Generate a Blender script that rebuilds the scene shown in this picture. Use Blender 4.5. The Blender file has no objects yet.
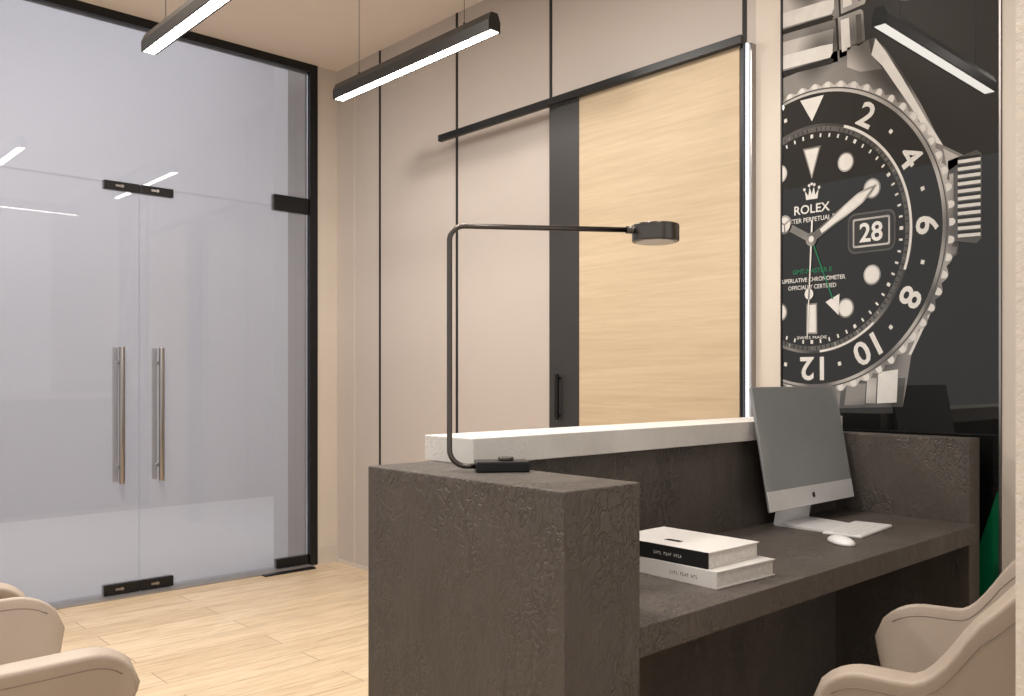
import bpy, bmesh, math, random
from mathutils import Vector, Matrix
random.seed(4)
scene = bpy.context.scene
scene.view_settings.view_transform = 'Standard'
col = bpy.context.collection

# ---------------------------------------------------------------- materials
def new_mat(name):
    m = bpy.data.materials.new(name); m.use_nodes = True
    nt = m.node_tree
    b = nt.nodes['Principled BSDF']
    return m, nt, b
def N(nt, t, **kw):
    n = nt.nodes.new(t)
    for k, v in kw.items():
        if k in n.inputs: n.inputs[k].default_value = v
        else: setattr(n, k, v)
    return n
def plain(name, c, rough=.5, metal=0, var=.04, scale=8, bump=0, bscale=60, coat=0, emis=0, stretch=None, p0=.3, p1=.7, detail=4):
    m, nt, b = new_mat(name)
    tc = N(nt, 'ShaderNodeTexCoord')
    no = N(nt, 'ShaderNodeTexNoise'); no.inputs['Scale'].default_value = scale; no.inputs['Detail'].default_value = detail
    if stretch:
        mp = N(nt, 'ShaderNodeMapping'); mp.inputs['Scale'].default_value = stretch
        nt.links.new(tc.outputs['Object'], mp.inputs['Vector']); nt.links.new(mp.outputs['Vector'], no.inputs['Vector'])
    else:
        nt.links.new(tc.outputs['Object'], no.inputs['Vector'])
    cr = N(nt, 'ShaderNodeValToRGB')
    cr.color_ramp.elements[0].position = p0; cr.color_ramp.elements[1].position = p1
    cr.color_ramp.elements[0].color = (*[max(0, x*(1-var)) for x in c], 1)
    cr.color_ramp.elements[1].color = (*[min(1, x*(1+var)) for x in c], 1)
    nt.links.new(no.outputs['Fac'], cr.inputs['Fac'])
    nt.links.new(cr.outputs['Color'], b.inputs['Base Color'])
    b.inputs['Roughness'].default_value = rough; b.inputs['Metallic'].default_value = metal
    if coat:
        b.inputs['Coat Weight'].default_value = coat; b.inputs['Coat Roughness'].default_value = .01
    if bump:
        n2 = N(nt, 'ShaderNodeTexNoise'); n2.inputs['Scale'].default_value = bscale; n2.inputs['Detail'].default_value = 6
        nt.links.new(tc.outputs['Object'], n2.inputs['Vector'])
        bp = N(nt, 'ShaderNodeBump'); bp.inputs['Strength'].default_value = bump; bp.inputs['Distance'].default_value = .01
        nt.links.new(n2.outputs['Fac'], bp.inputs['Height']); nt.links.new(bp.outputs['Normal'], b.inputs['Normal'])
    if emis:
        b.inputs['Emission Color'].default_value = (*c, 1); b.inputs['Emission Strength'].default_value = emis
    return m

M = {}
M['wall'] = plain('wall_paint', (.49, .433, .393), .42, var=.02, scale=2, bump=.03, bscale=90)
M['wallcream'] = plain('cream_paint', (.62, .555, .485), .6, var=.02, scale=2)
M['walltex'] = plain('textured_cream', (.66, .60, .53), .7, var=.06, scale=60, bump=.2, bscale=150)
M['ceil'] = plain('ceiling_paint', (.84, .76, .69), .8, var=.01)
M['black'] = plain('black_metal', (.008, .008, .009), .35, .3)
M['groove'] = plain('groove_black', (.006, .006, .006), .6)
M['steel'] = plain('steel', (.36, .34, .33), .28, 1.0)
M['bronze'] = plain('dark_chrome', (.11, .10, .092), .25, 1.0)
M['pendant'] = plain('pendant_black', (.018, .016, .014), .4, .3)
M['led'] = plain('led_diffuser', (1, .95, .87), .5, emis=20, var=0)
M['ledstrip'] = plain('led_strip', (.9, .95, 1), .5, emis=1.6, var=0)
M['white'] = plain('white_plastic', (.75, .75, .75), .35)
M['paper'] = plain('paper_pages', (.66, .63, .59), .8, var=.1, scale=120)
M['cover'] = plain('white_cover', (.70, .68, .66), .4)
M['coverb'] = plain('black_cover', (.012, .012, .013), .4)
M['alu'] = plain('aluminium', (.70, .70, .71), .4, .2)
M['screen'] = plain('screen_glass', (.27, .285, .29), .08, var=.02)
M['screenback'] = plain('aluminium_back', (.3, .3, .31), .4, .6)
M['darkpanel'] = plain('dark_panel', (.034, .032, .031), .4)
M['leather'] = plain('beige_leather', (.41, .34, .28), .5, var=.03, bump=.08, bscale=220)
M['seam'] = plain('leather_seam', (.25, .20, .165), .6)
M['extwall'] = plain('corridor_wall', (.53, .53, .575), .8, var=.02, scale=1)
M['extcol'] = plain('corridor_column', (.62, .62, .64), .8, var=.02, scale=1)
M['extfloor'] = plain('corridor_floor', (.58, .58, .605), .5, var=.02, scale=1)
M['thresh'] = plain('threshold', (.34, .32, .31), .4, .5)
M['base'] = plain('baseboard', (.58, .52, .46), .5)

# plaster of the desk
def plaster(name, c, strength=.6, dist=.02, contrast=.22, wscale=34):
    m, nt, b = new_mat(name)
    tc = N(nt, 'ShaderNodeTexCoord')
    mp = N(nt, 'ShaderNodeMapping'); mp.inputs['Scale'].default_value = (1, 1, .6)
    nt.links.new(tc.outputs['Object'], mp.inputs['Vector'])
    n1 = N(nt, 'ShaderNodeTexNoise'); n1.inputs['Scale'].default_value = 7; n1.inputs['Detail'].default_value = 8
    n1.inputs['Roughness'].default_value = .7
    n2 = N(nt, 'ShaderNodeTexNoise'); n2.inputs['Scale'].default_value = wscale; n2.inputs['Detail'].default_value = 3
    n2.inputs['Distortion'].default_value = 1.0; n2.inputs['Roughness'].default_value = .5
    n3 = N(nt, 'ShaderNodeTexNoise'); n3.inputs['Scale'].default_value = 6; n3.inputs['Detail'].default_value = 3
    n4 = N(nt, 'ShaderNodeTexNoise'); n4.inputs['Scale'].default_value = 16; n4.inputs['Detail'].default_value = 7
    for n in (n1, n2, n3, n4): nt.links.new(mp.outputs['Vector'], n.inputs['Vector'])
    # wormy ridges: |noise-0.5|
    sb = N(nt, 'ShaderNodeMath'); sb.operation = 'SUBTRACT'; sb.inputs[1].default_value = .5
    ab_ = N(nt, 'ShaderNodeMath'); ab_.operation = 'ABSOLUTE'
    nt.links.new(n2.outputs['Fac'], sb.inputs[0]); nt.links.new(sb.outputs[0], ab_.inputs[0])
    mn = N(nt, 'ShaderNodeMath'); mn.operation = 'MINIMUM'; mn.inputs[1].default_value = .08
    nt.links.new(ab_.outputs[0], mn.inputs[0])
    mr = N(nt, 'ShaderNodeMapRange'); mr.inputs['From Min'].default_value = .42; mr.inputs['From Max'].default_value = .60
    mr.inputs['To Min'].default_value = .12
    nt.links.new(n3.outputs['Fac'], mr.inputs['Value'])
    ml = N(nt, 'ShaderNodeMath'); ml.operation = 'MULTIPLY'
    nt.links.new(mn.outputs[0], ml.inputs[0]); nt.links.new(mr.outputs['Result'], ml.inputs[1])
    m4 = N(nt, 'ShaderNodeMath'); m4.operation = 'MULTIPLY'; m4.inputs[1].default_value = .35
    nt.links.new(n4.outputs['Fac'], m4.inputs[0])
    ad = N(nt, 'ShaderNodeMath'); ad.operation = 'MULTIPLY_ADD'; ad.inputs[1].default_value = 2.0
    nt.links.new(ml.outputs[0], ad.inputs[0]); nt.links.new(m4.outputs[0], ad.inputs[2])
    bp = N(nt, 'ShaderNodeBump'); bp.inputs['Strength'].default_value = strength; bp.inputs['Distance'].default_value = dist
    nt.links.new(ad.outputs[0], bp.inputs['Height']); nt.links.new(bp.outputs['Normal'], b.inputs['Normal'])
    cr = N(nt, 'ShaderNodeValToRGB')
    cr.color_ramp.elements[0].position = .3; cr.color_ramp.elements[1].position = .75
    cr.color_ramp.elements[0].color = (*[x*(1-contrast) for x in c], 1); cr.color_ramp.elements[1].color = (*[x*(1+contrast) for x in c], 1)
    nt.links.new(n1.outputs['Fac'], cr.inputs['Fac'])
    nt.links.new(cr.outputs['Color'], b.inputs['Base Color'])
    b.inputs['Roughness'].default_value = .52
    return m
M['desk'] = plaster('brown_plaster', (.084, .071, .061), .85, .026, .14, 50)
M['slab'] = plaster('white_stone', (.66, .64, .61), .5, .012, .07, 60)

def wood(name, c1, c2, axis_scale, scale=1, rough=.5):
    m, nt, b = new_mat(name)
    tc = N(nt, 'ShaderNodeTexCoord'); mp = N(nt, 'ShaderNodeMapping')
    mp.inputs['Scale'].default_value = axis_scale
    nt.links.new(tc.outputs['Object'], mp.inputs['Vector'])
    n1 = N(nt, 'ShaderNodeTexNoise'); n1.inputs['Scale'].default_value = scale; n1.inputs['Detail'].default_value = 12
    n1.inputs['Roughness'].default_value = .8; n1.inputs['Distortion'].default_value = .5
    n2 = N(nt, 'ShaderNodeTexNoise'); n2.inputs['Scale'].default_value = .25*scale; n2.inputs['Detail'].default_value = 2
    nt.links.new(mp.outputs['Vector'], n1.inputs['Vector']); nt.links.new(mp.outputs['Vector'], n2.inputs['Vector'])
    ad = N(nt, 'ShaderNodeMix'); ad.inputs['Factor'].default_value = .35
    nt.links.new(n1.outputs['Fac'], ad.inputs['A']); nt.links.new(n2.outputs['Fac'], ad.inputs['B'])
    cr = N(nt, 'ShaderNodeValToRGB')
    cr.color_ramp.elements[0].position = .3; cr.color_ramp.elements[1].position = .70
    cr.color_ramp.elements[0].color = (*c1, 1); cr.color_ramp.elements[1].color = (*c2, 1)
    nt.links.new(ad.outputs['Result'], cr.inputs['Fac']); nt.links.new(cr.outputs['Color'], b.inputs['Base Color'])
    b.inputs['Roughness'].default_value = rough
    return m
M['oak'] = wood('oak_door', (.44, .335, .215), (.62, .50, .345), (1, .9, 20), 3.4, .55)

def floor_mat():
    m, nt, b = new_mat('oak_planks')
    tc = N(nt, 'ShaderNodeTexCoord')
    br = N(nt, 'ShaderNodeTexBrick'); br.offset = .37; br.inputs['Scale'].default_value = 1
    br.inputs['Brick Width'].default_value = 1.6; br.inputs['Row Height'].default_value = .17
    br.inputs['Mortar Size'].default_value = .0022; br.inputs['Mortar Smooth'].default_value = .1
    br.inputs['Color1'].default_value = (.65, .50, .335, 1); br.inputs['Color2'].default_value = (.75, .605, .43, 1)
    br.inputs['Mortar'].default_value = (.34, .24, .15, 1)
    nt.links.new(tc.outputs['Object'], br.inputs['Vector'])
    mp = N(nt, 'ShaderNodeMapping'); mp.inputs['Scale'].default_value = (1.6, 15, 1)
    nt.links.new(tc.outputs['Object'], mp.inputs['Vector'])
    n1 = N(nt, 'ShaderNodeTexNoise'); n1.inputs['Scale'].default_value = 2.4; n1.inputs['Detail'].default_value = 9
    n1.inputs['Roughness'].default_value = .65; n1.inputs['Distortion'].default_value = 1.0
    nt.links.new(mp.outputs['Vector'], n1.inputs['Vector'])
    cr = N(nt, 'ShaderNodeValToRGB'); cr.color_ramp.elements[0].position = .30; cr.color_ramp.elements[1].position = .56
    cr.color_ramp.elements[0].color = (.72, .65, .57, 1); cr.color_ramp.elements[1].color = (1, 1, 1, 1)
    nt.links.new(n1.outputs['Fac'], cr.inputs['Fac'])
    mx = N(nt, 'ShaderNodeMix'); mx.data_type = 'RGBA'; mx.blend_type = 'MULTIPLY'; mx.inputs['Factor'].default_value = 1
    nt.links.new(br.outputs['Color'], mx.inputs['A']); nt.links.new(cr.outputs['Color'], mx.inputs['B'])
    nt.links.new(mx.outputs['Result'], b.inputs['Base Color'])
    b.inputs['Roughness'].default_value = .36
    return m
M['floor'] = floor_mat()

def glass_mat():
    m = bpy.data.materials.new('tinted_glass'); m.use_nodes = True
    nt = m.node_tree; nt.nodes.clear()
    out = N(nt, 'ShaderNodeOutputMaterial')
    tr = N(nt, 'ShaderNodeBsdfTransparent'); tr.inputs['Color'].default_value = (.90, .91, .93, 1)
    gl = N(nt, 'ShaderNodeBsdfGlossy'); gl.inputs['Roughness'].default_value = .0
    df = N(nt, 'ShaderNodeBsdfDiffuse'); df.inputs['Color'].default_value = (.58, .585, .64, 1)
    fr = N(nt, 'ShaderNodeFresnel'); fr.inputs['IOR'].default_value = 1.5
    m1 = N(nt, 'ShaderNodeMixShader'); m1.inputs[0].default_value = .25
    m2 = N(nt, 'ShaderNodeMixShader')
    nt.links.new(tr.outputs[0], m1.inputs[1]); nt.links.new(df.outputs[0], m1.inputs[2])
    nt.links.new(fr.outputs[0], m2.inputs[0]); nt.links.new(m1.outputs[0], m2.inputs[1]); nt.links.new(gl.outputs[0], m2.inputs[2])
    nt.links.new(m2.outputs[0], out.inputs['Surface'])
    return m
M['glass'] = glass_mat()

# ---------------------------------------------------------------- helpers
def finish(o, parent=None, smooth=False, mat=None):
    col.objects.link(o)
    if parent: o.parent = parent
    if mat: o.data.materials.append(mat)
    if smooth:
        for p in o.data.polygons: p.use_smooth = True
    return o
def tag(o, label, category, group=None, kind=None):
    o['label'] = label; o['category'] = category
    if group: o['group'] = group
    if kind: o['kind'] = kind
def structure(o): o['kind'] = 'structure'; return o
def empty(name, loc, rotz=0):
    e = bpy.data.objects.new(name, None); e.empty_display_size = .05
    e.location = loc; e.rotation_euler[2] = rotz
    col.objects.link(e); return e
def box(name, x0, x1, y0, y1, z0, z1, mat, parent=None, bevel=0, seg=2, local=False):
    """world-coordinate box (or local to the parent when local=True)"""
    me = bpy.data.meshes.new(name); bm = bmesh.new()
    bmesh.ops.create_cube(bm, size=1)
    for v in bm.verts: v.co = Vector((v.co.x*(x1-x0), v.co.y*(y1-y0), v.co.z*(z1-z0)))
    if bevel: bmesh.ops.bevel(bm, geom=bm.edges[:], offset=bevel, segments=seg, affect='EDGES', profile=.5)
    bm.to_mesh(me); bm.free()
    o = bpy.data.objects.new(name, me)
    c = Vector(((x0+x1)/2, (y0+y1)/2, (z0+z1)/2))
    if parent and not local: c -= parent.location
    o.location = c
    return finish(o, parent, mat=mat)
def cyl(name, c, r, h, mat, parent=None, seg=32, axis='Z', bevel=0, local=False):
    me = bpy.data.meshes.new(name); bm = bmesh.new()
    bmesh.ops.create_cone(bm, cap_ends=True, segments=seg, radius1=r, radius2=r, depth=h)
    if bevel:
        es = [e for e in bm.edges if abs(e.verts[0].co.z-e.verts[1].co.z) < 1e-6]
        bmesh.ops.bevel(bm, geom=es, offset=bevel, segments=3, affect='EDGES', profile=.5)
    if axis == 'X': bmesh.ops.rotate(bm, verts=bm.verts, matrix=Matrix.Rotation(math.pi/2, 3, 'Y'))
    if axis == 'Y': bmesh.ops.rotate(bm, verts=bm.verts, matrix=Matrix.Rotation(math.pi/2, 3, 'X'))
    for f in bm.faces: f.smooth = len(f.verts) == 4
    bm.to_mesh(me); bm.free()
    o = bpy.data.objects.new(name, me)
    c = Vector(c)
    if parent and not local: c -= parent.location
    o.location = c
    return finish(o, parent, mat=mat)
def extrude_profile(name, prof, length, mat, parent=None):
    """profile in x,z extruded along +y, local coordinates"""
    me = bpy.data.meshes.new(name); bm = bmesh.new()
    a = [bm.verts.new((p[0], 0, p[1])) for p in prof]; b = [bm.verts.new((p[0], length, p[1])) for p in prof]
    bm.faces.new(a); bm.faces.new(b[::-1]); n = len(prof)
    for i in range(n): bm.faces.new((a[i], b[i], b[(i+1) % n], a[(i+1) % n]))
    bmesh.ops.recalc_face_normals(bm, faces=bm.faces)
    bm.to_mesh(me); bm.free()
    return finish(bpy.data.objects.new(name, me), parent, mat=mat)
def tube(name, pts, r, mat, parent=None, seg=12):
    """smooth tube along a polyline (local coordinates)"""
    me = bpy.data.meshes.new(name); bm = bmesh.new()
    pts = [Vector(p) for p in pts]; rings = []
    up = None
    for i, p in enumerate(pts):
        t = (pts[min(i+1, len(pts)-1)] - pts[max(i-1, 0)]).normalized()
        if up is None:
            up = t.orthogonal().normalized()
        up = (up - t*up.dot(t)).normalized(); s = t.cross(up)
        rings.append([bm.verts.new(p + r*(math.cos(a)*up + math.sin(a)*s)) for a in [2*math.pi*k/seg for k in range(seg)]])
    for i in range(len(rings)-1):
        for k in range(seg):
            f = bm.faces.new((rings[i][k], rings[i][(k+1) % seg], rings[i+1][(k+1) % seg], rings[i+1][k])); f.smooth = True
    bm.faces.new(rings[0][::-1]); bm.faces.new(rings[-1])
    bmesh.ops.recalc_face_normals(bm, faces=bm.faces)
    bm.to_mesh(me); bm.free()
    return finish(bpy.data.objects.new(name, me), parent, mat=mat)

# ---------------------------------------------------------------- layout
W = 3.07      # x of the panelled wall
G = 5.08      # y of the glass front
CZ = 3.26     # ceiling
HC = 1.22

structure(box('floor', -2.5, W+.1, -1.5, G, -.1, 0, M['floor']))
structure(box('ceiling', -2.5, W+.1, -1.5, G+.06, CZ, CZ+.1, M['ceil']))
structure(box('wall_east', W, W+.1, -1.5, G+.06, 0, CZ, M['wall']))
structure(box('wall_north', 2.922, W, G-.03, G+.06, 0, CZ, M['wallcream']))
structure(box('baseboard_north', 2.922, W, G-.042, G-.03, 0, .11, M['base']))
structure(box('baseboard_east', W-.012, W, 3.0, G-.042, 0, .02, M['base']))
# corridor behind the glass
structure(box('floor_corridor', -3, 6, G, 8.3, -.1, -.001, M['extfloor']))
structure(box('wall_corridor', -3, 6, 8.3, 8.4, 0, 5.2, M['extwall']))
structure(box('wall_corridor_pier', 2.845, 3.2, 5.30, 5.50, 0, 5.0, M['extcol']))
# pale wall facing next to the picture and partition end
structure(box('wall_facing', W-.015, W, 1.765, 1.885, 0, CZ, M['wallcream']))
structure(box('wall_facing', W-.03, W, .3, .985, 0, CZ, M['wallcream']))
structure(box('wall_partition', 1.158, 1.258, -1.5, .36, 0, CZ, M['walltex']))
# shadow-gap trims
n = 1
for y in (4.544, 3.784, 3.045):
    structure(box('trim_%d' % n, W-.003, W+.002, y-.009, y+.009, 0, CZ, M['groove'])); n += 1
structure(box('trim_%d' % n, W-.003, W+.002, 1.935, 1.955, 2.57, CZ, M['groove'])); n += 1
structure(box('trim_%d' % n, W-.004, W+.002, 4.83, 4.836, 0, CZ, M['base'])); n += 1

# black frame of glass front
structure(box('trim_%d' % n, 2.868, 2.922, G-.035, G+.035, 0, CZ-.0, M['black'])); n += 1
structure(box('trim_%d' % n, -1.5, 2.868, G-.035, G+.035, CZ-.05, CZ, M['black'])); n += 1
structure(box('trim_%d' % n, -1.5, 2.868, G-.09, G+.07, 0, .008, M['thresh'])); n += 1

DH = 2.31
structure(box('window_1', .70, 2.865, G-.006, G+.006, DH+.003, CZ-.05, M['glass']))
structure(box('window_2', -1.5, .695, G-.006, G+.006, .008, CZ-.05, M['glass']))
def glass_door(name, x0, x1, handle_x, meet, hinge_x0, hinge_x1):
    d = structure(box(name, x0, x1, G-.006, G+.006, .014, DH, M['glass']))
    def part(fn, nm, *a, **k):
        o = fn(nm, *a, **k)
        o.parent = d; o.location = Vector(o.location) - d.location
        return o
    for yy, nm in ((-.055, 'door_handle'), (.055, 'door_handle')):
        h = part(cyl, nm, (handle_x, G+yy, 1.013), .0155, .76, M['steel'], seg=20, bevel=.002)
        for zz in (.72, 1.306):
            cyl('handle_standoff', (0, -yy/2, zz-1.013), .009, abs(yy), M['steel'], parent=h, axis='Y', local=True, seg=12)
    # meeting patch fittings, top and bottom
    mx0, mx1 = meet
    for z0, z1, nm in ((DH-.040, DH+.008, 'patch_fitting'), (.012, .07, 'patch_fitting')):
        p = part(box, nm, mx0, mx1, G-.02, G+.02, z0, z1, M['black'], bevel=.003)
        cyl('lock_cylinder', (0, -.022, 0), .009, .006, M['steel'], parent=p, axis='Y', local=True, seg=16)
        box('keyhole_plate', -.035, -.005, -.0225, -.0195, -.006, .006, M['steel'], parent=p, local=True)
    part(box, 'hinge_patch', hinge_x0, hinge_x1, G-.022, G+.022, DH-.025, DH+.075, M['black'], bevel=.003)
    part(box, 'hinge_patch', hinge_x0+.02, hinge_x1, G-.022, G+.022, .012, .07, M['black'], bevel=.003)
    return d
glass_door('door_1', .70, 1.794, 1.684, (1.60, 1.793), .70, .90)
glass_door('door_2', 1.798, 2.862, 1.902, (1.799, 1.985), 2.62, 2.862)
fc = box('floor_closer', 2.50, 2.85, G-.14, G-.095, .0, .008, M['black'], bevel=.002)
tag(fc, 'black metal cover plate in the floor by the glass door', 'floor closer')

# ---------------------------------------------------------------- sliding oak door + rail
dr = empty('door_3', (W-.05, 2.45, .01)); structure(dr)
box('wood_panel', W-.07, W-.03, 1.925, 2.79, .01, 2.535, M['oak'], dr, bevel=.002)
box('dark_panel', W-.068, W-.03, 2.79, 2.985, .01, 2.535, M['darkpanel'], dr)
hd = box('door_handle', W-.10, W-.085, 2.905, 2.925, 1.02, 1.24, M['black'], dr, bevel=.003)
for zz in (-.09, .09):
    box('handle_standoff', 0, .02, -.006, .006, zz-.006, zz+.006, M['black'], hd, local=True)
structure(box('trim_20', W-.10, W-.072, 1.90, 3.83, 2.533, 2.568, M['black'], bevel=.002))
structure(box('trim_21', W-.045, W, 1.885, 1.9, 0, 2.545, M['steel']))
structure(box('trim_22', W-.058, W-.045, 1.899, 1.904, 0, 2.545, M['ledstrip']))
structure(box('trim_23', W-.07, W-.0, 1.909, 1.921, 0, 2.545, M['black']))

# ---------------------------------------------------------------- wall picture (watch photograph)
def artmat(name, c, rough=.4, var=.05, scale=30, stretch=None, p0=.3, p1=.7, detail=4):
    m = plain(name, c, rough, coat=1.0, var=var, scale=scale, stretch=stretch, p0=p0, p1=p1, detail=detail)
    m.node_tree.nodes['Principled BSDF'].inputs['Specular IOR Level'].default_value = .1
    return m
AM = [artmat('print_black', (.003, .003, .003)), artmat('print_white', (.62, .60, .57)),
      artmat('print_silver', (.28, .265, .25), var=.65, scale=5, stretch=(1, 1.3, 1), p0=.36, p1=.64, detail=0),
      artmat('print_grey', (.07, .067, .063), var=.5, scale=6), artmat('print_dark', (.016, .016, .016)), artmat('print_green', (.0, .13, .05)),
      artmat('print_midsilver', (.12, .113, .107), var=.75, scale=5, stretch=(1, 1.3, 1), p0=.36, p1=.64, detail=0)]
BLK, WHT, SIL, GRY, DRK, GRN, MID = range(7)
PY0, PY1 = 1.758, .992
pic = empty('wall_picture', (W-.02, (PY0+PY1)/2, .02))
tag(pic, 'tall glossy black wall panel showing a large diver wristwatch photograph', 'picture')
box('picture_panel', W-.03, W, PY1, PY0, .02, CZ-.01, AM[BLK], pic)
box('picture_frame', W-.036, W, PY0, PY0+.007, .02, CZ-.01, M['black'], pic)
box('picture_frame', W-.036, W, PY1-.006, PY1, .02, CZ-.01, M['steel'], pic)
PX = W-.0303
abm = bmesh.new()
def to3(p, layer): return (PX - layer*.0004, p[0], p[1])
def ab(a, b): return (1.636-.866*a, 1.74+b)
def poly(pts, m, layer, raw=False):
    vs = [abm.verts.new(to3(p if raw else ab(*p), layer)) for p in pts]
    f = abm.faces.new(vs); f.material_index = m
def disc(cx, cy, r, m, layer, n=96, sy=1):
    poly([(cx+r*math.cos(2*math.pi*i/n), cy+r*sy*math.sin(2*math.pi*i/n)) for i in range(n)], m, layer)
def ring(r0, r1, m, layer, n=120, cx=0, cy=0, d0=0, d1=360):
    """ring sector; d0,d1 are clock degrees"""
    for i in range(n):
        a0 = math.radians(90-(d0+(d1-d0)*i/n)); a1 = math.radians(90-(d0+(d1-d0)*(i+1)/n))
        poly([(cx+r0*math.cos(a0), cy+r0*math.sin(a0)), (cx+r1*math.cos(a0), cy+r1*math.sin(a0)),
              (cx+r1*math.cos(a1), cy+r1*math.sin(a1)), (cx+r0*math.cos(a1), cy+r0*math.sin(a1))], m, layer)
def rot(pts, deg, cx=0, cy=0):
    """clock rotation (clockwise positive)"""
    c = math.cos(math.radians(deg)); s = math.sin(math.radians(deg))
    return [(cx+x*c+y*s, cy-x*s+y*c) for x, y in pts]
def text(s, h, cx, cy, m, layer, deg=0, bold=0., sx=1.):
    cu = bpy.data.curves.new('t', 'FONT'); cu.body = s; cu.size = 1; cu.offset = bold; cu.resolution_u = 3
    o = bpy.data.objects.new('t', cu); col.objects.link(o)
    bpy.context.view_layer.update()
    me = bpy.data.meshes.new_from_object(o.evaluated_get(bpy.context.evaluated_depsgraph_get()))
    xs = [v.co.x for v in me.vertices]; ys = [v.co.y for v in me.vertices]
    mx = (min(xs)+max(xs))/2; my = (min(ys)+max(ys))/2; k = h/(max(ys)-min(ys))
    pts = rot([((v.co.x-mx)*k*sx, (v.co.y-my)*k) for v in me.vertices], deg)
    vs = [abm.verts.new(to3(ab(x+cx, y+cy), layer)) for x, y in pts]
    for p in me.polygons:
        try:
            f = abm.faces.new([vs[i] for i in p.vertices]); f.material_index = m
        except ValueError: pass
    bpy.data.objects.remove(o); bpy.data.curves.remove(cu); bpy.data.meshes.remove(me)
def raw(pts, m, layer): poly(pts, m, layer, raw=True)

# bracelet above: centre links, outer links
z = 2.39
widths = [.16, .17, .18, .19, .19]
for i, hgt in enumerate(widths):
    o_ = .005*i
    raw([(1.80, z), (1.535-o_, z-.01), (1.545-o_, z+hgt-.012), (1.80, z+hgt)], MID, 1)
    raw([(1.80, z+.02), (1.565-o_, z+.012), (1.555-o_, z+.03), (1.555-o_, z+hgt*.38), (1.60, z+hgt*.41), (1.80, z+hgt*.45)], WHT, 2)
    raw([(1.80, z+hgt*.45), (1.60, z+hgt*.41), (1.555-o_, z+hgt*.38), (1.552-o_, z+hgt*.72), (1.80, z+hgt*.78)], SIL, 2)
    raw([(1.80, z-.006), (1.56, z-.012), (1.55, z), (1.56, z+.008), (1.80, z+.012)], BLK, 3)
    # outer links
    raw([(1.528-o_, z+.0), (1.44-o_, z+.01), (1.432-o_, z+.03), (1.44-o_, z+hgt-.015), (1.45-o_, z+hgt-.004), (1.535-o_, z+hgt-.01)], SIL, 1)
    raw([(1.52-o_, z+.02), (1.487-o_, z+.022), (1.493-o_, z+hgt-.022), (1.525-o_, z+hgt-.022)], WHT, 2)
    raw([(1.463-o_, z+.025), (1.442-o_, z+.03), (1.448-o_, z+hgt-.022), (1.468-o_, z+hgt-.02)], GRY, 2)
    z += hgt
# case with lugs and crown guards
raw([(1.80, 2.37), (1.62, 2.39), (1.55, 2.42), (1.40, 2.43), (1.36, 2.38), (1.30, 2.28), (1.235, 2.15), (1.19, 2.05), (1.165, 2.0),
     (1.10, 1.955), (1.095, 1.93), (1.13, 1.90), (1.14, 1.75), (1.115, 1.66), (1.12, 1.63), (1.165, 1.60),
     (1.20, 1.45), (1.27, 1.30), (1.285, 1.20), (1.30, 1.12), (1.53, 1.11), (1.56, 1.17), (1.80, 1.17)], MID, 1)
raw([(1.395, 2.425), (1.36, 2.37), (1.30, 2.26), (1.22, 2.10), (1.165, 2.0), (1.20, 2.02), (1.27, 2.15), (1.37, 2.32), (1.41, 2.37)], WHT, 2)
raw([(1.50, 2.42), (1.42, 2.425), (1.41, 2.37), (1.37, 2.31), (1.45, 2.32), (1.50, 2.35)], SIL, 2)
raw([(1.165, 1.99), (1.11, 1.95), (1.115, 1.93), (1.15, 1.91)], SIL, 2)
raw([(1.15, 1.66), (1.12, 1.655), (1.125, 1.635), (1.17, 1.61)], SIL, 2)
raw([(1.165, 1.59), (1.175, 1.59), (1.215, 1.44), (1.28, 1.30), (1.27, 1.30), (1.205, 1.44)], WHT, 2)
# bracelet below
raw([(1.80, 1.17), (1.56, 1.17), (1.53, 1.11), (1.52, .98), (1.80, .98)], BLK, 1)
raw([(1.52, 1.22), (1.29, 1.22), (1.30, 1.12), (1.53, 1.11)], GRY, 2)
raw([(1.50, 1.20), (1.43, 1.20), (1.435, 1.125), (1.51, 1.12)], MID, 3)
raw([(1.385, 1.24), (1.315, 1.25), (1.32, 1.135), (1.39, 1.13)], WHT, 3)
raw([(1.425, 1.22), (1.39, 1.22), (1.395, 1.13), (1.43, 1.13)], SIL, 3)
# crown
raw([(1.150, 1.945), (1.060, 1.965), (1.045, 1.95), (1.045, 1.675), (1.060, 1.66), (1.150, 1.68)], GRY, 2)
for i in range(11):
    zz = 1.685+i*.0245
    raw([(1.118, zz), (1.048, zz-.002), (1.048, zz+.009), (1.118, zz+.011)], WHT, 3)
    raw([(1.118, zz+.011), (1.048, zz+.009), (1.048, zz+.018), (1.118, zz+.02)], BLK, 3)
raw([(1.145, 1.90), (1.132, 1.90), (1.132, 1.72), (1.145, 1.72)], SIL, 3)
# scalloped bezel edge
pts = []
NT = 60
for i in range(NT*6):
    a = 2*math.pi*i/(NT*6); r = .564+.016*(.5+.5*math.cos(NT*a))**.6
    pts.append((.012+r*math.sin(a), r*math.cos(a)))
poly(pts, SIL, 4)
for i in range(NT):   # bright bumps
    a = 360*i/NT
    poly([(x+.011, y) for x, y in rot([(-.013, .556), (.013, .556), (.012, .570), (.005, .578), (-.005, .578), (-.012, .570)], a)], WHT, 5)
ring(.5535, .5585, GRY, 6, cx=.003)
disc(0, 0, .552, SIL, 6)
disc(0, 0, .543, BLK, 7)
ring(.418, .428, MID, 8)
ring(.418, .428, WHT, 9, n=40, d0=20, d1=110); ring(.418, .426, WHT, 9, n=20, d0=140, d1=175)
ring(.400, .418, GRY, 8)
for i in range(120):   # rehaut marks
    poly(rot([(-.002, .402), (.002, .402), (.002, .415), (-.002, .415)], i*3), SIL if i % 5 == 0 else BLK, 9)
disc(0, 0, .400, BLK, 9)
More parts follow.
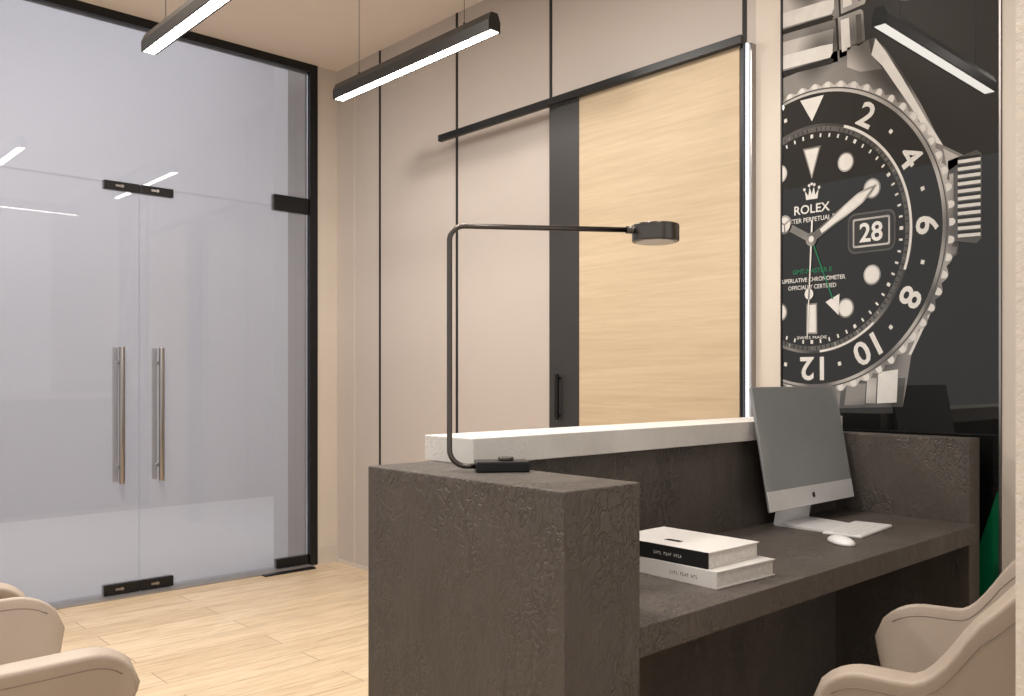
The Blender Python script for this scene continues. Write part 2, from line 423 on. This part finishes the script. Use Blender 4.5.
for i in range(60):
    w = .0035 if i % 5 else .006
    poly(rot([(-w, .378), (w, .378), (w, .392), (-w, .392)], i*6), WHT, 10)
# bezel numerals
for k, s in enumerate(['2', '4', '6', '8', '10', '12', '14', '16', '18', '20', '22']):
    d = 30*(k+1)
    text(s, .088, .485*math.sin(math.radians(d)), .485*math.cos(math.radians(d)), WHT, 8, deg=d, bold=.02, sx=1.15)
for k in range(12):
    if k: poly(rot([(-.007, .477), (.007, .477), (.007, .491), (-.007, .491)], 30*k+15), WHT, 8)
poly([(-.055, .53), (.055, .53), (0, .442)], WHT, 8)
# hour markers
poly([(-.042, .345), (.042, .345), (0, .225)], SIL, 11); poly([(-.033, .338), (.033, .338), (0, .24)], WHT, 12)
for d in (30, 60, 120, 150, 210, 240, 300, 330):
    x, y = .307*math.sin(math.radians(d)), .307*math.cos(math.radians(d))
    disc(x, y, .036, SIL, 11, 40); disc(x, y, .030, WHT, 12, 40)
for d in (180, 270):
    poly(rot([(-.025, .24), (.025, .24), (.025, .355), (-.025, .355)], d), SIL, 11)
    poly(rot([(-.019, .246), (.019, .246), (.019, .349), (-.019, .349)], d), WHT, 12)
# date window with magnifier
def rrect(cx, cy, w, h, r, m, layer):
    p = []
    for qx, qy, a0 in ((1, 1, 0), (-1, 1, 90), (-1, -1, 180), (1, -1, 270)):
        for i in range(7):
            a = math.radians(a0+15*i); p.append((cx+qx*(w-r)+r*math.cos(a), cy+qy*(h-r)+r*math.sin(a)))
    poly(p, m, layer)
rrect(.262, 0, .100, .072, .03, GRY, 11)
rrect(.262, 0, .094, .066, .028, DRK, 12)
rrect(.262, 0, .078, .052, .008, SIL, 13)
rrect(.262, 0, .071, .045, .006, DRK, 14)
text('28', .070, .262, 0, WHT, 15, bold=.02, sx=1.05)
# dial writing
poly([(-.032, .185), (-.026, .150), (.026, .150), (.032, .185), (.016, .165), (.010, .196), (0, .168), (-.010, .196), (-.016, .165)], WHT, 11)
for cx, cy in ((-.034, .19), (-.012, .203), (.012, .203), (.034, .19), (0, .207)): disc(cx, cy, .006, WHT, 12, 12)
text('ROLEX', .034, 0, .115, WHT, 11, bold=.015, sx=1.15)
text('OYSTER PERPETUAL DATE', .018, .01, .075, WHT, 11, bold=.01)
text('GMT-MASTER II', .018, 0, -.118, GRN, 11, bold=.02, sx=1.1)
text('SUPERLATIVE CHRONOMETER', .016, 0, -.150, WHT, 11, bold=.01, sx=1.0)
text('OFFICIALLY CERTIFIED', .016, 0, -.178, WHT, 11, bold=.01, sx=1.0)
text('SWISS MADE', .011, 0, -.368, WHT, 11, bold=.005, sx=1.6)
# hands
g = [(-.003, 0), (.003, 0), (.003, .25), (-.003, .25)]
poly(rot(g, 157), GRN, 16)
poly(rot([(-.034, .245), (.034, .245), (0, .315)], 157), WHT, 16)
poly(rot([(-.014, -.02), (.014, -.02), (.022, .25), (.014, .29), (0, .33), (-.014, .29), (-.022, .25)], 60), SIL, 17)
poly(rot([(-.009, .05), (.009, .05), (.016, .25), (0, .31), (-.016, .25)], 60), WHT, 18)
poly(rot([(-.014, 0), (.014, 0), (.014, .12), (-.014, .12)], -62), SIL, 17)
hx, hy = rot([(0, .145)], -62)[0]
disc(hx, hy, .036, SIL, 17, 40); disc(hx, hy, .028, WHT, 18, 40)
for d in (0, 120, 240): poly(rot([(-.003, 0), (.003, 0), (.003, .03), (-.003, .03)], d-62, hx, hy), SIL, 19)
poly(rot([(-.02, .17), (.02, .17), (0, .22)], -62), WHT, 18)
poly(rot([(-.004, -.07), (.004, -.07), (.002, .37), (-.002, .37)], 183), WHT, 19)
disc(-.011, -.205, .02, WHT, 19, 30)
disc(0, 0, .026, SIL, 20, 40); disc(0, 0, .012, WHT, 21, 30)
# green shape low on the panel
raw([(1.0, .85), (1.02, .78), (1.045, .70), (1.07, .58), (1.09, .40), (1.10, .10), (.992, .10), (.992, .86)], GRN, 1)
# trim to panel
for co, no in (((0, PY0-.001, 0), (0, 1, 0)), ((0, PY1+.001, 0), (0, -1, 0)), ((0, 0, CZ-.012), (0, 0, 1))):
    bmesh.ops.bisect_plane(abm, geom=abm.verts[:]+abm.edges[:]+abm.faces[:], plane_co=co, plane_no=no, clear_outer=True)
for v in abm.verts: v.co -= pic.location
me = bpy.data.meshes.new('watch_print'); abm.to_mesh(me); abm.free()
ao = bpy.data.objects.new('watch_print', me)
for m in AM: me.materials.append(m)
finish(ao, pic)
ao['label'] = 'black and silver printed wristwatch picture'

# ---------------------------------------------------------------- reception desk
desk = empty('reception_desk', (2.02, 1.30, 0))
tag(desk, 'dark brown textured plaster reception desk with white stone ledge', 'desk')
T = 1.03
box('side_block', 1.046, 1.246, 1.007, 1.595, 0, T, M['desk'], desk, bevel=.003)
box('side_panel', 2.895, 2.98, 1.03, 1.595, 0, T, M['desk'], desk, bevel=.003)
box('back_panel', 1.246, 2.895, 1.47, 1.592, 0, T, M['desk'], desk)
box('worktop', 1.246, 2.895, 1.009, 1.47, .708, .764, M['desk'], desk, bevel=.002)
box('ledge', 1.216, 2.893, 1.444, 1.618, T, 1.0885, M['slab'], desk, bevel=.002)

# ---------------------------------------------------------------- desk lamp
ang = math.atan2(-.575, .818)
lamp = empty('desk_lamp', (1.10, 1.38, T), ang)
tag(lamp, 'slim black desk lamp with long arm and round head', 'lamp')
def arc(cx, cz, r, a0, a1, n=10):
    return [(cx+r*math.cos(math.radians(a0+(a1-a0)*i/n)), 0, cz+r*math.sin(math.radians(a0+(a1-a0)*i/n))) for i in range(n+1)]
pts = [(.06, 0, .011)] + arc(.035, .011+.035, .035, 270, 180) + arc(.03, .498-.03, .03, 180, 90) + [(.380, 0, .498)]
tube('lamp_stem', pts, .0055, M['bronze'], lamp, 14)
box('lamp_base', .052, .160, -.029, .029, 0, .022, M['black'], lamp, bevel=.003, local=True)
cyl('dimmer_knob', (.115, 0, .0255), .016, .007, M['bronze'], lamp, bevel=.001, local=True)
cyl('lamp_head', (.430, 0, .492), .049, .036, M['bronze'], lamp, 48, bevel=.003, local=True)
cyl('lamp_lens', (.430, 0, .4735), .040, .002, M['cover'], lamp, 40, local=True)
cyl('head_collar', (.382, 0, .498), .008, .03, M['bronze'], lamp, 16, axis='X', local=True)
cyl('head_button', (.430, 0, .5115), .007, .005, M['bronze'], lamp, 16, local=True)

# ---------------------------------------------------------------- computer
mon = empty('computer_monitor', (2.565, 1.36, .764))
tag(mon, 'silver all-in-one computer with blank grey screen on the desk', 'computer')
w2 = .264
def slab_mesh(name, x0, x1, z0, z1, y0, y1, mat, parent, bev=.004):
    return box(name, x0, x1, y0, y1, z0, z1, mat, parent, bevel=bev, local=True)
tilt = empty('display', (0, 0, 0)); tilt.parent = mon
tilt.location = (0, .012, .057); tilt.rotation_euler[0] = -math.radians(10)
H = .378
slab_mesh('display_body', -w2, w2, 0, H, 0, .008, M['screenback'], tilt, .003)
# bulged back
me = bpy.data.meshes.new('back_shell'); bm = bmesh.new(); nx, nz = 16, 12
gr = []
for j in range(nz+1):
    row = []
    for i in range(nx+1):
        u = -1+2*i/nx; v = -1+2*j/nz
        d = .008+.024*(1-u*u)*(1-v*v)
        row.append(bm.verts.new((u*(w2-.004), d-.001, H/2+v*(H/2-.004))))
    gr.append(row)
for j in range(nz):
    for i in range(nx):
        f = bm.faces.new((gr[j][i], gr[j+1][i], gr[j+1][i+1], gr[j][i+1])); f.smooth = True
bm.to_mesh(me); bm.free(); finish(bpy.data.objects.new('back_shell', me), tilt, mat=M['screenback'])
slab_mesh('screen', -w2+.002, w2-.002, .062, H-.002, -.0015, .002, M['screen'], tilt, .0008)
slab_mesh('chin', -w2+.001, w2-.001, .001, .0615, -.0018, .002, M['alu'], tilt, .0008)
# fruit-shaped mark on the chin
me = bpy.data.meshes.new('emblem'); bm = bmesh.new()
p = []
for i in range(40):
    a = 2*math.pi*i/40; r = .0095*(1+(-.16 if abs(a-math.pi/2) < .3 else 0)+(-.07 if abs(a-3*math.pi/2) < .25 else 0))
    x, zz = r*math.cos(a), r*math.sin(a)
    if (x-.0115)**2+(zz-.001)**2 < .0045**2: x = .0075
    p.append((x, -.0023, .031+zz))
bm.faces.new([bm.verts.new(q) for q in p])
lp = [(.001, .0115), (.0015, .0145), (.004, .0165), (.0045, .013)]
bm.faces.new([bm.verts.new((a, -.0023, .031+b)) for a, b in lp])
bm.to_mesh(me); bm.free(); finish(bpy.data.objects.new('emblem', me), tilt, mat=M['groove'])
# stand: L-shaped bent plate
prof = [(-.085, 0), (.075, 0), (.082, .004), (.055, .135), (.045, .135), (.066, .010), (-.085, .004)]
st = extrude_profile('stand', [(a, b) for a, b in prof], .19, M['alu'], mon)
st.rotation_euler[2] = math.pi/2; st.location = (.045, -.01, 0)

# keyboard + mouse
kb = empty('keyboard', (2.52, 1.21, .764), math.radians(6))
tag(kb, 'slim white wireless keyboard lying on the desk', 'keyboard')
box('keyboard_body', -.13, .13, -.057, .057, 0, .008, M['white'], kb, bevel=.003, local=True)
me = bpy.data.meshes.new('keys'); bm = bmesh.new()
for r in range(5):
    for c in range(14):
        x0 = -.124+c*.0178; y0 = -.052+r*.0208
        if r == 0 and 4 <= c <= 8:
            if c > 4: continue
            x1 = x0+.0178*5-.002
        else: x1 = x0+.0155
        res = bmesh.ops.create_cube(bm, size=1)
        for v in res['verts']:
            v.co = Vector((x0+(v.co.x+.5)*(x1-x0), y0+(v.co.y+.5)*.0185, .008+(v.co.z+.5)*.0012))
bm.to_mesh(me); bm.free()
ko = finish(bpy.data.objects.new('keys', me), kb, mat=M['white']); ko['kind'] = 'stuff'
me = bpy.data.meshes.new('computer_mouse'); bm = bmesh.new()
bmesh.ops.create_uvsphere(bm, u_segments=32, v_segments=16, radius=1)
for v in bm.verts:
    z = max(v.co.z, -.25); sc = 1 if v.co.z > -.25 else .97
    v.co = Vector((v.co.x*.029*sc, v.co.y*.056*sc, (z+.25)*.0165))
for f in bm.faces: f.smooth = True
bm.to_mesh(me); bm.free()
mo = finish(bpy.data.objects.new('computer_mouse', me), mat=M['white'])
mo.location = (2.295, 1.15, .7641); mo.rotation_euler[2] = math.radians(-35)
tag(mo, 'glossy white low computer mouse beside the keyboard', 'mouse')

# ---------------------------------------------------------------- books
def book(name, x, y, z0, w, d, h, rz, cov, spine, lab):
    e = empty(name, (x, y, z0), rz); tag(e, lab, 'book', group='stacked books on the desk')
    t = .003
    box('page_block', t, w-.004, .004, d-.004, t, h-t, M['paper'], e, local=True)
    box('cover', 0, w, 0, d, 0, t, cov, e, bevel=.0008, local=True)
    box('cover', 0, w, 0, d, h-t, h, cov, e, bevel=.0008, local=True)
    box('spine', -.0005, t, 0, d, .0, h, spine, e, bevel=.0008, local=True)
    return e
def marks(name, parent, mat, y0, z0, hgt, n, pitch):
    """row of small printed glyph strokes on a spine"""
    me = bpy.data.meshes.new(name); bm = bmesh.new()
    for i in range(n):
        if i in (4, 9): continue
        for (a, b, c, d) in ((0, .18, 0, 1), (.18, .65, (i % 3)*.35, (i % 3)*.35+.2)):
            ya, yb = y0-(i+a)*pitch, y0-(i+b)*pitch; za, zb = z0+c*hgt, z0+d*hgt
            bm.faces.new([bm.verts.new((-.0008, q, w)) for q, w in ((ya, za), (yb, za), (yb, zb), (ya, zb))])
    bm.to_mesh(me); bm.free()
    return finish(bpy.data.objects.new(name, me), parent, mat=mat)
b1 = book('book', 1.593, 1.078, .764, .218, .30, .038, math.radians(-3), M['cover'], M['cover'], 'thick white hardcover book lying on the desk')
b2 = book('book', 1.60, 1.105, .8022, .20, .28, .036, math.radians(-1), M['cover'], M['coverb'], 'white hardcover book with black spine on another book')
box('cover_picture', .055, .072, .12, .165, .036, .0363, M['coverb'], b2, local=True)
marks('spine_lettering', b1, M['coverb'], .13, .014, .008, 13, .0062)
marks('spine_lettering', b2, M['cover'], .15, .014, .007, 14, .0058)

# ---------------------------------------------------------------- pendant lights
def pendant(loc, rz, lab, L=1.28):
    e = empty('pendant_light', loc, rz); tag(e, lab, 'ceiling light', group='black linear pendant lights')
    extrude_profile('lamp_housing', [(-.033, 0), (-.025, 0), (-.025, .004), (.025, .004), (.025, 0), (.033, 0), (.033, .045), (.018, .08), (-.018, .08), (-.033, .045)], L, M['pendant'], e)
    d = extrude_profile('light_diffuser', [(-.024, .0005), (.024, .0005), (.024, .0038), (-.024, .0038)], L-.012, M['led'], e)
    d.location = (0, .006, 0)
    for yy in (.2, L-.2):
        cyl('suspension_cable', (0, yy, .08+(CZ-loc[2]-.08)/2), .0014, CZ-loc[2]-.08, M['pendant'], e, 8, local=True)
        cyl('cable_gripper', (0, yy, .088), .006, .016, M['pendant'], e, 12, local=True)
    return e
pendant((2.43, 2.745, 2.68), 0, 'black linear pendant light with glowing underside hung by cables', 1.24)
pendant((1.45, 2.745, 2.68), 0, 'black linear pendant light with glowing underside hung by cables', 1.24)
pendant((2.47, 1.64, 2.70), math.pi/2, 'black linear pendant light above the reception desk')

# ---------------------------------------------------------------- armchair
def sm(x): x = max(0, min(1, x)); return x*x*(3-2*x)
def armchair(loc, rz, lab, lift=0, rise=(.66, .34), back=.25):
    e = empty('armchair', loc, rz); tag(e, lab, 'chair', group='beige leather tub armchairs')
    ns, nt_ = 80, 12
    def surf(s, t):
        u = abs(s); sg = 1 if s >= 0 else -1
        top = .635+back*sm((rise[0]-u)/rise[1]); lo = .36
        fl = t**.8
        w = .205+.085*fl; dp = .20+.10*fl; ua = .58
        if u < ua:
            th = (u/ua)*math.pi/2
            x = sg*w*math.sin(th)**.9 if th > 0 else 0; y = -.02-dp*max(0, math.cos(th))**.85
        else:
            q = (u-ua)/(1-ua)
            x = sg*(w-.015*q*q); y = -.02+q*(.25+.03*t)
        zt = lo+(top-lo)*t
        if u > .84:
            q = (u-.84)/.16
            zt = lo+(top-lo)*t*(1-.34*(1-math.sqrt(max(0, 1-q*q))))
            y -= .02*q*q*(1-t)
        return Vector((x, y, zt+lift))
    me = bpy.data.meshes.new('shell'); bm = bmesh.new(); rows = []
    for i in range(ns+1):
        rows.append([bm.verts.new(surf(-1+2*i/ns, j/nt_)) for j in range(nt_+1)])
    for i in range(ns):
        for j in range(nt_):
            f = bm.faces.new((rows[i][j], rows[i+1][j], rows[i+1][j+1], rows[i][j+1])); f.smooth = True
    bm.to_mesh(me); bm.free()
    sh = finish(bpy.data.objects.new('shell', me), e, mat=M['leather'])
    so = sh.modifiers.new('s', 'SOLIDIFY'); so.thickness = .045; so.offset = 0
    bv = sh.modifiers.new('b', 'BEVEL'); bv.width = .019; bv.segments = 4; bv.limit_method = 'ANGLE'; bv.angle_limit = math.radians(50)
    # stitched seams just below the rim, inside and outside
    for sign in (-1, 1):
        pts = []
        for i in range(2, ns-1):
            s = -1+2*i/ns; t = .90
            p = surf(s, t); du = surf(min(1, s+.01), t)-surf(max(-1, s-.01), t); dv = surf(s, t+.02)-surf(s, t-.02)
            nn = du.cross(dv).normalized()
            pts.append(p+nn*sign*.0222)
        tube('seam', pts, .0014, M['seam'], e, 6)
    def pad(name, z0, z1, k):
        me = bpy.data.meshes.new(name); bm = bmesh.new(); n = 48; rr = []
        for (zz, sc) in ((z0, .9), (z0+.012, .98), ((z0+z1)/2, 1), (z1-.015, .97), (z1-.004, .9), (z1, .7), (z1+.003, .3)):
            ring_ = []
            for i in range(n):
                a = 2*math.pi*i/n; c, s = math.cos(a), math.sin(a)
                p = 2/3.4
                x = math.copysign(abs(c)**p, c)*.215*k*sc; y = math.copysign(abs(s)**p, s)*.235*k*sc+.02
                ring_.append(bm.verts.new((x, y, zz+lift)))
            rr.append(ring_)
        for a in range(len(rr)-1):
            for i in range(n):
                f = bm.faces.new((rr[a][i], rr[a][(i+1) % n], rr[a+1][(i+1) % n], rr[a+1][i])); f.smooth = True
        bm.faces.new(rr[0][::-1]); f = bm.faces.new(rr[-1]); f.smooth = True
        bm.to_mesh(me); bm.free()
        return finish(bpy.data.objects.new(name, me), e, mat=M['leather'])
    pad('seat_cushion', .375, .46, 1.0)
    pad('seat_base', .315, .375, .98)
    for sx in (-1, 1):
        for sy in (-1, 1):
            tube('leg', [(sx*.15, sy*.14+.02, .33+lift), (sx*.22, sy*.21+.02, 0)], .011, M['black'], e, 10)
    return e
armchair((1.89, .645, 0), math.radians(12), 'beige leather tub armchair standing at the reception desk', .045, (.74, .34), .26)
armchair((.385, 2.10, 0), math.radians(-90), 'beige leather tub armchair near the reception desk', .05, (.50, .30), .20)
armchair((.37, 2.86, 0), math.radians(-90), 'beige leather tub armchair further along the row', .05, (.50, .30), .20)

# ---------------------------------------------------------------- lights
def area(name, loc, target, size, energy, color=(1, .94, .87), spread=160):
    l = bpy.data.lights.new(name, 'AREA'); l.shape = 'DISK'; l.size = size; l.energy = energy; l.color = color; l.spread = math.radians(spread)
    o = bpy.data.objects.new(name, l); o.location = loc
    o.rotation_euler = (Vector(target)-Vector(loc)).to_track_quat('-Z', 'Y').to_euler()
    col.objects.link(o)
for i, (x, y, e) in enumerate(((1.10, 3.45, 58), (.3, 3.5, 22), (1.55, 1.9, 22), (.4, 1.3, 28), (.9, .2, 16))):
    area('added_ceiling_fill', (x, y, CZ-.02), (x+.5, y+.2, 0), .5 if i == 0 else .3, e)  # unseen fill lamps added under the ceiling, placed clear of the reflections
l = bpy.data.lights.new('added_corridor_fill', 'AREA'); l.shape = 'RECTANGLE'; l.size = 6; l.size_y = 2.4; l.energy = 140; l.color = (.98, .98, 1)  # added overhead lamp, out of view, brightens the space behind the glass
o = bpy.data.objects.new('added_corridor_fill', l); o.location = (1, 6.8, 4.9); col.objects.link(o)
wd = bpy.data.worlds.new('room_light'); scene.world = wd; wd.use_nodes = True
bg = wd.node_tree.nodes['Background']; bg.inputs['Color'].default_value = (1, .96, .92, 1); bg.inputs['Strength'].default_value = .84

# ---------------------------------------------------------------- camera
cam = bpy.data.cameras.new('camera'); co = bpy.data.objects.new('camera', cam); col.objects.link(co)
co.location = (0, 0, HC)
co.rotation_euler = (math.pi/2, 0, math.atan2(.7353, .6777)-math.pi/2)
cam.sensor_width = 36; cam.lens = 36*870/1024; cam.shift_y = 30/1024; cam.clip_start = .05
scene.camera = co
